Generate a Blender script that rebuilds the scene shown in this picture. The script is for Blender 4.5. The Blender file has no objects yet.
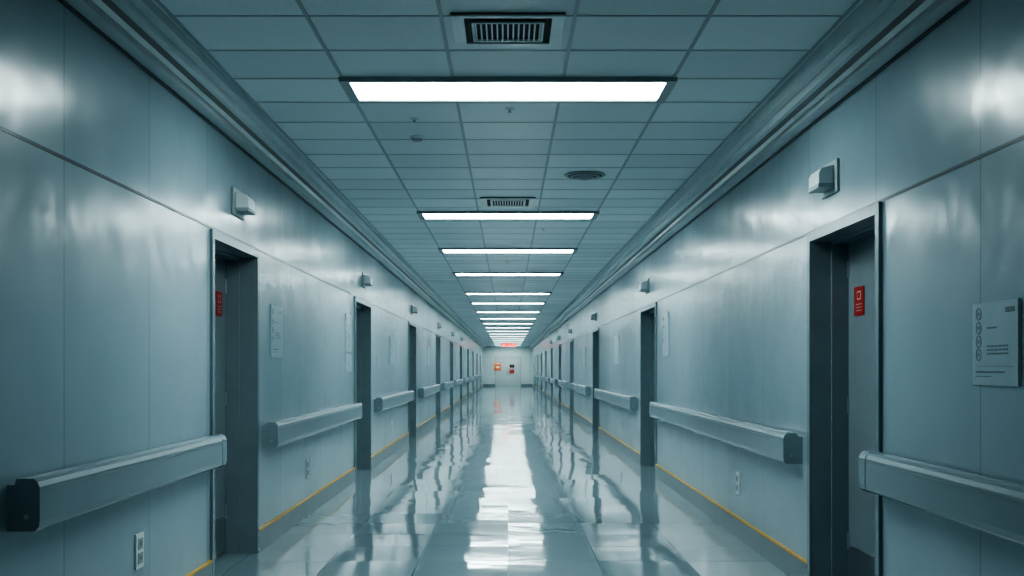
import bpy, math, random
from mathutils import Vector
random.seed(4)
F=1100.0; W=1.8; H=1.32; HC=2.92; XC=1.525; YB=-3.0; YE=80.0; R=0.21
sc=bpy.context.scene
# ------------------------------------------------------------ materials
def base(name):
    m=bpy.data.materials.new(name); m.use_nodes=True
    return m, m.node_tree, m.node_tree.nodes['Principled BSDF']
def math_(nt,op,a,b=None,c=None):
    n=nt.nodes.new('ShaderNodeMath'); n.operation=op
    for i,v in enumerate((a,b,c)):
        if v is None: continue
        if isinstance(v,(int,float)): n.inputs[i].default_value=v
        else: nt.links.new(v,n.inputs[i])
    return n.outputs[0]
def mix(nt,f,a,b):
    n=nt.nodes.new('ShaderNodeMix'); n.data_type='RGBA'
    for s,v in ((n.inputs[0],f),(n.inputs[6],a),(n.inputs[7],b)):
        if isinstance(v,(int,float)): s.default_value=v
        elif isinstance(v,tuple): s.default_value=(*v,1)
        else: nt.links.new(v,s)
    return n.outputs[2]
def noise(nt,scale,detail=3,vec=None,rough=0.5):
    n=nt.nodes.new('ShaderNodeTexNoise'); n.inputs['Scale'].default_value=scale; n.inputs['Detail'].default_value=detail
    n.inputs['Roughness'].default_value=rough
    if vec is None:
        g=nt.nodes.new('ShaderNodeNewGeometry'); vec=g.outputs['Position']
    nt.links.new(vec,n.inputs['Vector']); return n.outputs[0]
def bump(nt,b,h,strength,dist=0.01,prev=None):
    n=nt.nodes.new('ShaderNodeBump'); n.inputs['Strength'].default_value=strength; n.inputs['Distance'].default_value=dist
    nt.links.new(h,n.inputs['Height'])
    if prev is not None: nt.links.new(prev,n.inputs['Normal'])
    nt.links.new(n.outputs[0],b.inputs['Normal']); return n.outputs[0]
def simple(name,col,rough=0.5,metal=0,var=0.12,ns=6,bs=0.0):
    m,nt,b=base(name)
    f=noise(nt,ns)
    nt.links.new(mix(nt,f,tuple(c*(1-var) for c in col),tuple(min(1,c*(1+var)) for c in col)),b.inputs['Base Color'])
    b.inputs['Roughness'].default_value=rough; b.inputs['Metallic'].default_value=metal
    if bs: bump(nt,b,noise(nt,220,2),bs,0.002)
    return m
def emis(name,col,st,basec=(0.6,0.6,0.6)):
    m,nt,b=base(name)
    f=noise(nt,3)
    nt.links.new(mix(nt,f,tuple(c*0.97 for c in col),col),b.inputs['Emission Color'])
    b.inputs['Base Color'].default_value=(*basec,1)
    b.inputs['Emission Strength'].default_value=st
    return m
def line(nt,coord,period,off,width):
    a=math_(nt,'SUBTRACT',coord,off); a=math_(nt,'DIVIDE',a,period); a=math_(nt,'FRACT',a)
    a=math_(nt,'SUBTRACT',a,0.5); a=math_(nt,'ABSOLUTE',a)
    return math_(nt,'GREATER_THAN',a,0.5-width/period/2)
def sepxyz(nt):
    g=nt.nodes.new('ShaderNodeNewGeometry'); s=nt.nodes.new('ShaderNodeSeparateXYZ')
    nt.links.new(g.outputs['Position'],s.inputs[0]); return s.outputs
def wallmat(name,period,off,col=(0.335,0.435,0.485)):
    m,nt,b=base(name); s=sepxyz(nt)
    f=noise(nt,0.9,2)
    c=mix(nt,f,tuple(x*0.86 for x in col),tuple(x*1.1 for x in col))
    l=line(nt,s[1],period,off,0.009)
    pid=math_(nt,'FLOOR',math_(nt,'DIVIDE',math_(nt,'SUBTRACT',s[1],off),period))
    wn=nt.nodes.new('ShaderNodeTexWhiteNoise'); wn.noise_dimensions='1D'; nt.links.new(pid,wn.inputs['W'])
    c=mix(nt,math_(nt,'MULTIPLY',wn.outputs[0],0.16),c,tuple(x*0.6 for x in col))
    c=mix(nt,math_(nt,'MULTIPLY',l,0.35),c,(0.07,0.09,0.1))
    nt.links.new(c,b.inputs['Base Color'])
    nt.links.new(math_(nt,'MULTIPLY_ADD',noise(nt,3.0,2),0.12,0.175),b.inputs['Roughness'])
    b.inputs['Specular IOR Level'].default_value=1.0
    b.inputs['IOR'].default_value=1.6
    p=bump(nt,b,noise(nt,2.2,2),0.55,0.02)
    bump(nt,b,noise(nt,45,1),0.08,0.004,p)
    return m
M_WL=wallmat('wall_paint_left',1.06,4.46); M_WR=wallmat('wall_paint_right',1.19,4.19)
M_WE=simple('end_wall_paint',(0.5,0.57,0.57),0.5)
def floormat():
    m,nt,b=base('vinyl_tile_floor'); s=sepxyz(nt); T=0.61
    lx=line(nt,s[0],T,0.0,0.006); ly=line(nt,s[1],T,0.2,0.008)
    l=math_(nt,'MAXIMUM',lx,ly)
    cx=math_(nt,'FLOOR',math_(nt,'DIVIDE',s[0],T)); cy=math_(nt,'FLOOR',math_(nt,'DIVIDE',math_(nt,'SUBTRACT',s[1],0.2),T))
    cb=nt.nodes.new('ShaderNodeCombineXYZ'); nt.links.new(cx,cb.inputs[0]); nt.links.new(cy,cb.inputs[1])
    wn=nt.nodes.new('ShaderNodeTexWhiteNoise'); nt.links.new(cb.outputs[0],wn.inputs[0])
    c=mix(nt,wn.outputs[0],(0.24,0.315,0.345),(0.285,0.365,0.395))
    c=mix(nt,math_(nt,'MULTIPLY',noise(nt,14,4,rough=0.6),0.25),c,(0.2,0.26,0.285))
    c=mix(nt,math_(nt,'MULTIPLY',l,0.6),c,(0.05,0.07,0.075))
    nt.links.new(c,b.inputs['Base Color'])
    # polished, with duller scuffed areas
    n1=noise(nt,1.6,4)
    r=math_(nt,'MULTIPLY_ADD',n1,0.10,0.005)
    nt.links.new(r,b.inputs['Roughness']); b.inputs['Specular IOR Level'].default_value=0.85
    cb2=nt.nodes.new('ShaderNodeVectorMath'); cb2.operation='SUBTRACT'; nt.links.new(wn.outputs[1],cb2.inputs[0]); cb2.inputs[1].default_value=(.5,.5,.5)
    sc2=nt.nodes.new('ShaderNodeVectorMath'); sc2.operation='MULTIPLY'; nt.links.new(cb2.outputs[0],sc2.inputs[0]); sc2.inputs[1].default_value=(.03,.012,0)
    g=nt.nodes.new('ShaderNodeNewGeometry'); ad=nt.nodes.new('ShaderNodeVectorMath'); ad.operation='ADD'
    nt.links.new(g.outputs['Normal'],ad.inputs[0]); nt.links.new(sc2.outputs[0],ad.inputs[1])
    nm=nt.nodes.new('ShaderNodeVectorMath'); nm.operation='NORMALIZE'; nt.links.new(ad.outputs[0],nm.inputs[0])
    bump(nt,b,noise(nt,2.6,2),0.07,0.02,nm.outputs[0])
    return m
M_FL=floormat()
def ceilmat():
    m,nt,b=base('mineral_ceiling_tile'); s=sepxyz(nt)
    cx=math_(nt,'FLOOR',math_(nt,'DIVIDE',math_(nt,'SUBTRACT',s[0],0.305),0.61)); cy=math_(nt,'FLOOR',math_(nt,'DIVIDE',math_(nt,'SUBTRACT',s[1],6.08),0.54))
    cb=nt.nodes.new('ShaderNodeCombineXYZ'); nt.links.new(cx,cb.inputs[0]); nt.links.new(cy,cb.inputs[1])
    wn=nt.nodes.new('ShaderNodeTexWhiteNoise'); nt.links.new(cb.outputs[0],wn.inputs[0])
    c=mix(nt,wn.outputs[0],(0.68,0.75,0.78),(0.8,0.87,0.89))
    sp=noise(nt,160,2); k=math_(nt,'GREATER_THAN',sp,0.62)
    c=mix(nt,math_(nt,'MULTIPLY',k,0.25),c,(0.3,0.36,0.38))
    nt.links.new(c,b.inputs['Base Color']); b.inputs['Roughness'].default_value=0.4
    return m
M_CE=ceilmat()
M_TBAR=simple('ceiling_grid_metal',(0.42,0.48,0.5),0.4)
M_CROWN=simple('crown_enamel',(0.62,0.68,0.7),0.28)
M_FIX=simple('fixture_white_enamel',(0.7,0.77,0.78),0.3)
M_FRM=simple('fixture_frame_grey',(0.30,0.35,0.37),0.35)
M_CROWND=simple('crown_dark_channel',(0.24,0.235,0.23),0.45)  # dark grey-brown face of the crown profile
M_BASE=simple('rubber_baseboard',(0.16,0.21,0.235),0.3)
M_YEL=simple('yellow_stripe',(0.66,0.38,0.06),0.45)
M_SEAM=simple('seam_dark_metal',(0.06,0.075,0.085),0.3,0.6)
M_FRAME=simple('door_frame_steel',(0.22,0.28,0.31),0.26,0.1)
M_LEAF=simple('door_leaf_laminate',(0.21,0.255,0.28),0.35)
M_STEEL=simple('brushed_steel',(0.45,0.5,0.52),0.3,0.9)
M_RAIL=simple('handrail_vinyl',(0.25,0.32,0.355),0.22,0.0,0.05,3)
M_CAP=simple('handrail_end_cap',(0.17,0.22,0.25),0.35)
M_WHITE=simple('white_plastic',(0.75,0.82,0.84),0.35)
M_GREYP=simple('grey_plastic',(0.36,0.42,0.44),0.4)
M_DARK=simple('dark_void',(0.012,0.015,0.018),0.6)
M_SIGN=simple('acrylic_sign',(0.44,0.55,0.6),0.25)
M_INK=simple('sign_ink',(0.18,0.235,0.26),0.5)
M_RED=simple('red_enamel',(0.42,0.03,0.02),0.4)
M_REDW=simple('notice_print',(0.55,0.45,0.45),0.4)
M_ORA=simple('orange_poster_print',(0.8,0.2,0.07),0.5)
M_LAMP=emis('fluorescent_diffuser',(0.83,1.0,1.0),22.0)
M_FILL=emis('unseen_fill_panel',(0.83,1.0,1.0),7.0)  # weaker glow for the added fill panel behind the camera
M_EXIT=emis('exit_sign_red',(1.0,0.07,0.03),1.3,(0.5,0.02,0.02))
# ------------------------------------------------------------ mesh builder
class MB:
    def __init__(s): s.v=[];s.f=[];s.m=[];s.mats=[]
    def mi(s,m):
        if m not in s.mats: s.mats.append(m)
        return s.mats.index(m)
    def box(s,x0,x1,y0,y1,z0,z1,mat):
        x0,x1=sorted((x0,x1));y0,y1=sorted((y0,y1));z0,z1=sorted((z0,z1))
        b=len(s.v)
        s.v+=[(x0,y0,z0),(x1,y0,z0),(x1,y1,z0),(x0,y1,z0),(x0,y0,z1),(x1,y0,z1),(x1,y1,z1),(x0,y1,z1)]
        for q in ((0,3,2,1),(4,5,6,7),(0,1,5,4),(1,2,6,5),(2,3,7,6),(3,0,4,7)):
            s.f.append([b+i for i in q]); s.m.append(s.mi(mat))
    def wbox(s,sd,u0,u1,y0,y1,z0,z1,mat): s.box(sd*(W-u0),sd*(W-u1),y0,y1,z0,z1,mat)
    def prism(s,pts,y0,y1,mat):
        b=len(s.v);n=len(pts)
        s.v+=[(p[0],y0,p[1]) for p in pts]+[(p[0],y1,p[1]) for p in pts]
        s.f.append([b+i for i in range(n)]); s.m.append(s.mi(mat))
        s.f.append([b+n+i for i in range(n)][::-1]); s.m.append(s.mi(mat))
        for i in range(n):
            j=(i+1)%n
            s.f.append([b+j,b+i,b+n+i,b+n+j]); s.m.append(s.mi(mat))
    def cyl(s,c,ax,r0,r1,h,mat,n=24,inner=None):
        b=len(s.v)
        def P(a,r,t):
            p,q=r*math.cos(a),r*math.sin(a)
            return {'z':(c[0]+p,c[1]+q,c[2]+t),'x':(c[0]+t,c[1]+p,c[2]+q),'y':(c[0]+p,c[1]+t,c[2]+q)}[ax]
        A=[2*math.pi*i/n for i in range(n)]
        if inner is None:
            s.v+=[P(a,r0,0) for a in A]+[P(a,r1,h) for a in A]
            s.f.append([b+i for i in range(n)][::-1]); s.f.append([b+n+i for i in range(n)]); s.m+=[s.mi(mat)]*2
            for i in range(n):
                j=(i+1)%n; s.f.append([b+i,b+j,b+n+j,b+n+i]); s.m.append(s.mi(mat))
        else:
            s.v+=[P(a,r0,0) for a in A]+[P(a,r1,h) for a in A]+[P(a,inner,h) for a in A]+[P(a,inner,0) for a in A]
            for k in range(4):
                for i in range(n):
                    j=(i+1)%n;k2=(k+1)%4
                    s.f.append([b+k*n+i,b+k*n+j,b+k2*n+j,b+k2*n+i]); s.m.append(s.mi(mat))
    def obj(s,name,bev=0,seg=2):
        me=bpy.data.meshes.new(name)
        xs=[sum(v[i] for v in s.v)/len(s.v) for i in range(3)]
        me.from_pydata([(v[0]-xs[0],v[1]-xs[1],v[2]-xs[2]) for v in s.v],[],s.f)
        for m in s.mats: me.materials.append(m)
        for p,mi in zip(me.polygons,s.m): p.material_index=mi
        import bmesh
        bm=bmesh.new(); bm.from_mesh(me); bmesh.ops.recalc_face_normals(bm,faces=bm.faces); bm.to_mesh(me); bm.free()
        o=bpy.data.objects.new(name,me); o.location=xs; sc.collection.objects.link(o)
        if bev:
            md=o.modifiers.new('bevel','BEVEL'); md.width=bev; md.segments=seg; md.limit_method='ANGLE'; md.angle_limit=math.radians(40)
        return o
# ------------------------------------------------------------ layout
HT={-1:2.16,1:2.12}
DOORS={-1:[(6.64,7.89),(12.86,14.35),(19.8,21.4),(27.4,29.0),(34.2,35.8),(41.2,42.8),(48.4,50.0),(55.6,57.2),(62.8,64.4),(70.2,71.8)],
        1:[(5.29,6.56),(13.3,14.85),(21.7,23.2),(30.2,31.7),(37.2,38.7),(44.2,45.7),(51.2,52.7),(58.2,59.7),(65.2,66.7),(72.4,73.9)]}
def wall(sd,name,mat):
    b=MB(); y=YB
    for (a,c) in DOORS[sd]:
        b.wbox(sd,-0.3,0,y,a+0.03,0,HC+0.1,mat)
        b.wbox(sd,-0.3,0,a+0.03,c-0.03,HT[sd]-0.03,HC+0.1,mat)
        y=c-0.03
    b.wbox(sd,-0.3,0,y,YE,0,HC+0.1,mat)
    return b.obj(name)
wall(-1,'wall_left',M_WL); wall(1,'wall_right',M_WR)
b=MB(); b.box(-W-.3,W+.3,YB,YE+.3,-0.1,0,M_FL); b.obj('floor')
b=MB(); b.box(-W,W,YE,YE+.2,0,HC+.1,M_WE); b.obj('wall_back')
b=MB(); b.box(-W,W,YB-.2,YB,0,HC+.1,simple('end_wall_paint_dark',(0.2,0.25,0.27),0.5)); b.obj('wall_front')
b=MB(); b.box(-W,W,YB,YE,HC,HC+.1,M_CE)
for x in (-1.525,-.915,-.305,.305,.915,1.525): b.box(x-.009,x+.009,YB,YE,HC-.004,HC,M_TBAR)
k=-17
while 6.08+.54*k<YE-.1:
    y=6.08+.54*k; k+=1
    if y<YB+.1: continue
    b.box(-XC,XC,y-.009,y+.009,HC-.0025,HC,M_TBAR)
b.obj('ceiling')
t=1
for sd in (-1,1):
    dz=0.0 if sd<0 else -0.04
    z0=2.80+dz
    P=[(1.8,z0),(1.715,z0),(1.715,z0+.035),(1.69,z0+.05),(1.63,z0+.05),(1.63,z0+.03),(1.60,z0+.03),(1.60,z0+.075),(1.55,z0+.075),(1.55,HC-.001),(1.8,HC-.001)]
    b=MB(); b.prism([(sd*p[0],p[1]) for p in P],YB,YE,M_CROWN)
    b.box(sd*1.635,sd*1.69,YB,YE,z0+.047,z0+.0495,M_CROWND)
    b.box(sd*1.798,sd*1.785,YB,YE,z0-.012,z0,M_SEAM)
    b.obj('trim_%d'%t); t+=1
    zs={-1:2.17,1:2.125}[sd]
    b=MB()
    b.wbox(sd,0,.003,YB,YE,zs-.006,zs+.004,M_SEAM)
    b.wbox(sd,0,.004,YB,YE,zs+.004,zs+.008,M_FRAME)
    b.obj('trim_%d'%t); t+=1
    b=MB(); y=YB
    for (a,c) in DOORS[sd]+[(YE,YE)]:
        b.wbox(sd,0,.016,y,a-.001,0,.145,M_BASE)
        b.wbox(sd,0,.017,y,a-.001,.147,.160,M_YEL)
        y=c+.001
    b.obj('baseboard_'+('left' if sd<0 else 'right'))
# doors
n=1
for sd in (-1,1):
    for (a,c) in DOORS[sd]:
        ht=HT[sd]; b=MB()
        cw=.055
        b.wbox(sd,0,.018,a,a+cw,0,ht,M_FRAME); b.wbox(sd,0,.018,c-cw,c,0,ht,M_FRAME); b.wbox(sd,0,.018,a+cw,c-cw,ht-cw,ht,M_FRAME)
        ja=a+.031; jc=c-.031; jt=ht-.031
        b.wbox(sd,-R-.05,0,ja,ja+.024,0,jt,M_FRAME); b.wbox(sd,-R-.05,0,jc-.024,jc,0,jt,M_FRAME); b.wbox(sd,-R-.05,0,ja,jc,jt-.024,jt,M_FRAME)
        ia=ja+.024; ic=jc-.024; it=jt-.024
        b.wbox(sd,-R,-R+.1,ia,ia+.015,0,it,M_FRAME); b.wbox(sd,-R,-R+.1,ic-.015,ic,0,it,M_FRAME); b.wbox(sd,-R,-R+.1,ia,ic,it-.015,it,M_FRAME)
        b.wbox(sd,-R-.045,-R,ia+.003,ic-.003,.006,it-.003,M_LEAF)
        b.wbox(sd,-R,-R+.003,ia+.04,ic-.04,.03,.28,M_STEEL)
        hy=ia+.09; hx=sd*(W+R)
        b.cyl((hx-sd*.012 if sd>0 else hx,hy,1.02),'x',.027,.027,.012,M_STEEL)
        b.cyl((hx-(.055 if sd>0 else 0),hy,1.02),'x',.010,.010,.055,M_STEEL)
        b.wbox(sd,-R+.045,-R+.062,hy-.008,hy+.125,1.01,1.03,M_STEEL)
        for hz in (.25,1.05,1.85): b.cyl((hx-sd*.004,ic-.022,hz),'z',.008,.008,.1,M_STEEL,10)
        b.obj('door_%d'%n,.004); n+=1
b=MB(); y=YE
M_ED=simple('end_door_paint',(0.44,0.5,0.5),0.45)
b.box(-.95,-.88,y-.04,y,0,2.15,M_GREYP); b.box(.88,.95,y-.04,y,0,2.15,M_GREYP); b.box(-.88,.88,y-.04,y,2.08,2.15,M_GREYP)
for s_ in (-1,1):
    b.box(s_*.012,s_*.875,y-.025,y,.01,2.07,M_ED); b.box(s_*.05,s_*.09,y-.07,y-.05,.9,1.2,M_STEEL)
    b.box(s_*.05,s_*.09,y-.055,y-.02,.9,.93,M_STEEL); b.box(s_*.05,s_*.09,y-.055,y-.02,1.17,1.2,M_STEEL)
b.obj('door_%d'%n)
b=MB(); 
for x0,x1 in ((-W+.02,-.95),(.95,W-.02)): b.box(x0,x1,YE-.016,YE,0,.145,M_BASE)
b.obj('baseboard_back')
# ------------------------------------------------------------ handrails
RAILS={-1:[(3.95,6.58),(8.05,12.7),(14.75,19.7),(22.0,27.3),(29.4,34.1),(36.2,41.1),(43.2,48.3),(50.4,55.5),(57.6,62.7),(64.8,70.1)],
        1:[(1.9,5.275),(6.72,13.1),(15.2,21.5),(23.8,30.0),(32.2,37.1),(39.2,44.1),(46.2,51.1),(53.2,58.1),(60.2,65.1),(67.2,72.3)]}
def rail(sd,a,c):
    b=MB(); z0,z1=.735,.92
    def prof(e=0):
        u=[(.0,z0-e),(.098+e,z0-e),(.112+e,z0+.012),(.116+e,z0+.035),(.116+e,z1-.028),(.108+e,z1-.010),(.096,z1+e),(.034,z1+e),(.028,z1-.02),(.0,z1-.02)]
        return [(sd*(W-p[0]),p[1]) for p in u]
    b.prism(prof(),a+.09,c-.09,M_RAIL)
    b.wbox(sd,.116,.1178,a+.09,c-.09,z1-.042,z1-.038,M_CAP)
    for (p,q) in ((a,a+.09),(c-.09,c)): b.prism(prof(.0025),p,q,M_RAIL)
    b.cyl((sd*(W-.07),a-.003,z0+.05),'y',.009,.009,.004,M_STEEL,12)
    return b.obj('handrail',.004)
for sd in (-1,1):
    for a,c in RAILS[sd]: rail(sd,a,c)
# ------------------------------------------------------------ ceiling lights
LY=[-0.9,6.04,11.2,14.65,18.35,23.2,26.7,30.9,35,39,43,47,51,55,59,63,67,71,75,78.4]  # first entry: unseen panel added behind the camera to fill near-facing surfaces
for y in LY:
    b=MB(); d=.50; fw=.03; ff=.05; fx=.055; hx=.93; zb=HC-.026
    for (x0,x1,y0,y1) in ((-hx,hx,y,y+fw),(-hx,hx,y+d-ff,y+d),(-hx,-hx+fx,y+fw,y+d-ff),(hx-fx,hx,y+fw,y+d-ff)):
        b.box(x0,x1,y0,y1,zb,HC-.001,M_FRM)
    # white inner reflector lip
    b.box(-hx+fx,hx-fx,y+fw,y+fw+.008,zb+.004,HC-.004,M_FIX); b.box(-hx+fx,hx-fx,y+d-ff-.008,y+d-ff,zb+.004,HC-.004,M_FIX)
    b.box(-hx+fx,hx-fx,y+fw+.008,y+d-ff-.008,HC-.012,HC-.004,M_LAMP if y>0 else M_FILL)
    b.obj('ceiling_light_panel')
# ------------------------------------------------------------ vents
for (y0,y1) in ((4.95,5.42),(10.3,10.85)):
    b=MB(); hx=.26; zb=HC-.018
    b.box(-hx,hx,y0,y1,HC-.008,HC-.001,M_DARK)
    fw=.06
    b.box(-hx,hx,y0,y0+.03,zb,HC-.008,M_FIX); b.box(-hx,hx,y1-.05,y1,zb,HC-.008,M_FIX)
    b.box(-hx,-hx+fw,y0+.03,y1-.05,zb,HC-.008,M_FIX); b.box(hx-fw,hx,y0+.03,y1-.05,zb,HC-.008,M_FIX)
    for i in range(13):
        xx=-.15+i*.025
        b.box(xx-.004,xx+.004,y0+.10,y1-.09,zb-.001,HC-.01,M_FIX)
    b.box(-.16,.16,y0+.09,y0+.105,zb-.002,HC-.01,M_FIX); b.box(-.16,.16,y1-.10,y1-.085,zb-.002,HC-.01,M_FIX)
    for xx in (-.162,.162): b.box(xx-.006,xx+.006,y0+.09,y1-.085,zb-.002,HC-.01,M_FIX)
    b.obj('air_vent_grille',.0015)
b=MB(); c=(.637,9.1)
for r0,r1,z in ((.17,.155,.014),(.125,.11,.024),(.085,.07,.034),(.045,.03,.042)):
    b.cyl((c[0],c[1],HC-z),'z',r1,r0,.008,M_GREYP,36,inner=r1-.012)
b.cyl((c[0],c[1],HC-.006),'z',.15,.15,.005,M_DARK,36); b.cyl((c[0],c[1],HC-.03),'z',.02,.02,.026,M_GREYP,16)
b.obj('round_ceiling_diffuser')
for (x,y) in ((.01,6.78),(-.60,7.05),(.4,12.6),(0,16.5)):
    b=MB(); b.cyl((x,y,HC-.008),'z',.026,.03,.007,M_FIX); b.cyl((x,y,HC-.022),'z',.007,.007,.015,M_STEEL,12); b.cyl((x,y,HC-.026),'z',.014,.012,.004,M_STEEL,16)
    b.obj('fire_sprinkler_head')
b=MB(); x,y=-.63,7.62; b.cyl((x,y,HC-.012),'z',.045,.05,.011,M_WHITE); b.cyl((x,y,HC-.028),'z',.028,.04,.016,M_GREYP); b.obj('smoke_detector')
b=MB(); y=68
b.box(-.42,.5,y,y+.06,2.62,2.86,M_GREYP); b.box(-.40,.48,y-.006,y,2.64,2.84,M_EXIT)
for x in (-.3,.38): b.cyl((x,y+.03,2.86),'z',.012,.012,.059,M_STEEL,10)
def L(x0,x1,z0,z1): b.box(x0,x1,y-.01,y-.006,z0,z1,M_WHITE)
X=-.3
L(X,X+.02,2.67,2.81);[L(X,X+.1,z,z+.02) for z in (2.67,2.73,2.79)]
X=.12;L(X,X+.02,2.67,2.81);X=.3;L(X,X+.02,2.67,2.81);L(X-.05,X+.07,2.79,2.81)
b.obj('exit_sign')
def poster(x0,x1,z0,z1,m):
    b=MB(); y=YE-.078; b.box(x0,x1,y,y+.006,z0,z1,m)
    w=x1-x0;h=z1-z0
    b.box(x0+.1*w,x1-.1*w,y-.002,y,z1-.2*h,z1-.1*h,M_WHITE); b.box(x0+.3*w,x1-.3*w,y-.002,y,z0+.3*h,z0+.45*h,M_WHITE if m is M_ORA else M_ORA)
    b.obj('wall_poster')
poster(-1.0,-.5,1.15,1.75,M_ORA); poster(.12,.45,.95,1.25,M_RED); poster(.12,.45,1.35,1.62,M_DARK)
# ------------------------------------------------------------ nurse call lamps
for sd in (-1,1):
    for i,(a,c) in enumerate(DOORS[sd][:6]):
        yc={(-1,0):7.3,(1,0):6.12}.get((sd,i),(a+c)/2+.1); zc=2.41 if sd<0 else 2.37
        b=MB()
        b.wbox(sd,0,.016,yc-.15,yc+.15,zc-.09,zc+.09,M_GREYP)
        P=[(sd*(W-.016),zc-.06),(sd*(W-.09),zc-.06),(sd*(W-.10),zc-.04),(sd*(W-.10),zc+.02),(sd*(W-.085),zc+.045),(sd*(W-.016),zc+.065)]
        b.prism(P,yc-.10,yc+.10,M_WHITE)
        P=[(sd*(W-.016),zc-.062),(sd*(W-.102),zc-.062),(sd*(W-.104),zc-.045),(sd*(W-.104),zc-.038),(sd*(W-.016),zc-.038)]
        b.prism(P,yc-.105,yc+.105,M_GREYP)
        b.obj('nurse_call_lamp',.004)
# ------------------------------------------------------------ signs on walls
def textsign(sd,y0,y1,z0,z1,name='wall_information_sign',icons=True):
    b=MB(); b.wbox(sd,0,.010,y0,y1,z0,z1,M_SIGN)
    w=y1-y0;h=z1-z0
    def q(a): return y0+a*w if sd<0 else y1-a*w
    def bar(a0,a1,c0,c1,m=M_INK): b.wbox(sd,.010,.0112,q(a0),q(a1),z0+c0*h,z0+c1*h,m)
    rnd=random.Random(int(y0*10))
    if icons:
        for cz in (.87,.70,.53,.37):
            b.cyl((sd*(W-.010) if sd<0 else sd*(W-.0115),q(.15),z0+cz*h),'x',.024,.024,.0015,M_INK,20,inner=.020)
            bar(.13,.165,cz-.02,cz+.02)
    def words(a,c,zz,t):
        while a<c-.02:
            l=min(rnd.uniform(.04,.11),c-a); bar(a,a+l,zz,zz+t); a+=l+.015
    words(.34,.55,.68,.022)
    for zz in (.46,.415,.37): words(.34,.8,zz,.022)
    bar(.08,.92,.225,.231)
    words(.08,.72,.15,.022); words(.08,.45,.1,.015)
    b.wbox(sd,.010,.0112,q(.74),q(.93),z0+.86*h,z0+.92*h,M_INK)
    b.obj(name,.0008)
textsign(1,3.86,4.24,1.255,1.565)
textsign(-1,8.32,8.74,1.40,1.80)
textsign(-1,12.15,12.6,1.5,1.92); textsign(-1,12.15,12.6,1.28,1.48,'room_number_sign',False)
textsign(-1,16.7,17.4,1.38,1.8)
textsign(-1,24.5,25.1,1.38,1.8)
textsign(1,12.3,12.75,1.45,1.95)
textsign(1,17.8,18.6,1.38,1.85)
textsign(1,25.5,26.1,1.38,1.8)
def notice(sd,y0,y1,z0,z1):
    b=MB(); u=-R+.001
    b.wbox(sd,u,u+.004,y0,y1,z0,z1,M_RED); w=y1-y0;h=z1-z0
    b.wbox(sd,u+.004,u+.005,y0+.3*w,y1-.3*w,z0+.55*h,z0+.85*h,M_REDW)
    b.wbox(sd,u+.005,u+.006,y0+.36*w,y1-.36*w,z0+.6*h,z0+.8*h,M_RED)
    for k_ in (.38,.27,.16): b.wbox(sd,u+.004,u+.005,y0+.2*w,y1-.2*w,z0+k_*h,z0+(k_+.03)*h,M_REDW)
    b.obj('red_fire_notice')
notice(1,6.20,6.37,1.62,1.785); notice(-1,7.56,7.72,1.68,1.85)
def outlet(sd,y,z):
    b=MB(); b.wbox(sd,0,.008,y-.055,y+.055,z-.085,z+.085,M_WHITE)
    for dz_ in (-.035,.035):
        b.wbox(sd,.008,.012,y-.03,y+.03,z+dz_-.026,z+dz_+.026,M_GREYP)
        for dy in (-.012,.012): b.wbox(sd,.0118,.0125,y+dy-.003,y+dy+.003,z+dz_-.01,z+dz_+.012,M_DARK)
    b.obj('wall_power_outlet',.002)
outlet(-1,5.36,.43); outlet(-1,9.85,.42); outlet(1,8.6,.42); outlet(-1,17,.42); outlet(1,17.5,.42)
# ------------------------------------------------------------ world, camera
w=bpy.data.worlds.new('world'); sc.world=w; w.use_nodes=True
w.node_tree.nodes['Background'].inputs[0].default_value=(0.02,0.03,0.035,1); w.node_tree.nodes['Background'].inputs[1].default_value=.3
cam=bpy.data.cameras.new('camera'); co=bpy.data.objects.new('camera',cam); sc.collection.objects.link(co)
co.location=(0,0,H); co.rotation_euler=(math.radians(90),0,0)
cam.sensor_width=36; cam.lens=F/1024*36; cam.shift_x=4/1024; cam.shift_y=80/1024; cam.clip_start=.05; cam.clip_end=300
sc.camera=co
sc.view_settings.view_transform='AgX'
try: sc.view_settings.look='AgX - High Contrast'
except Exception as e: print(e)
sc.view_settings.exposure=0.18
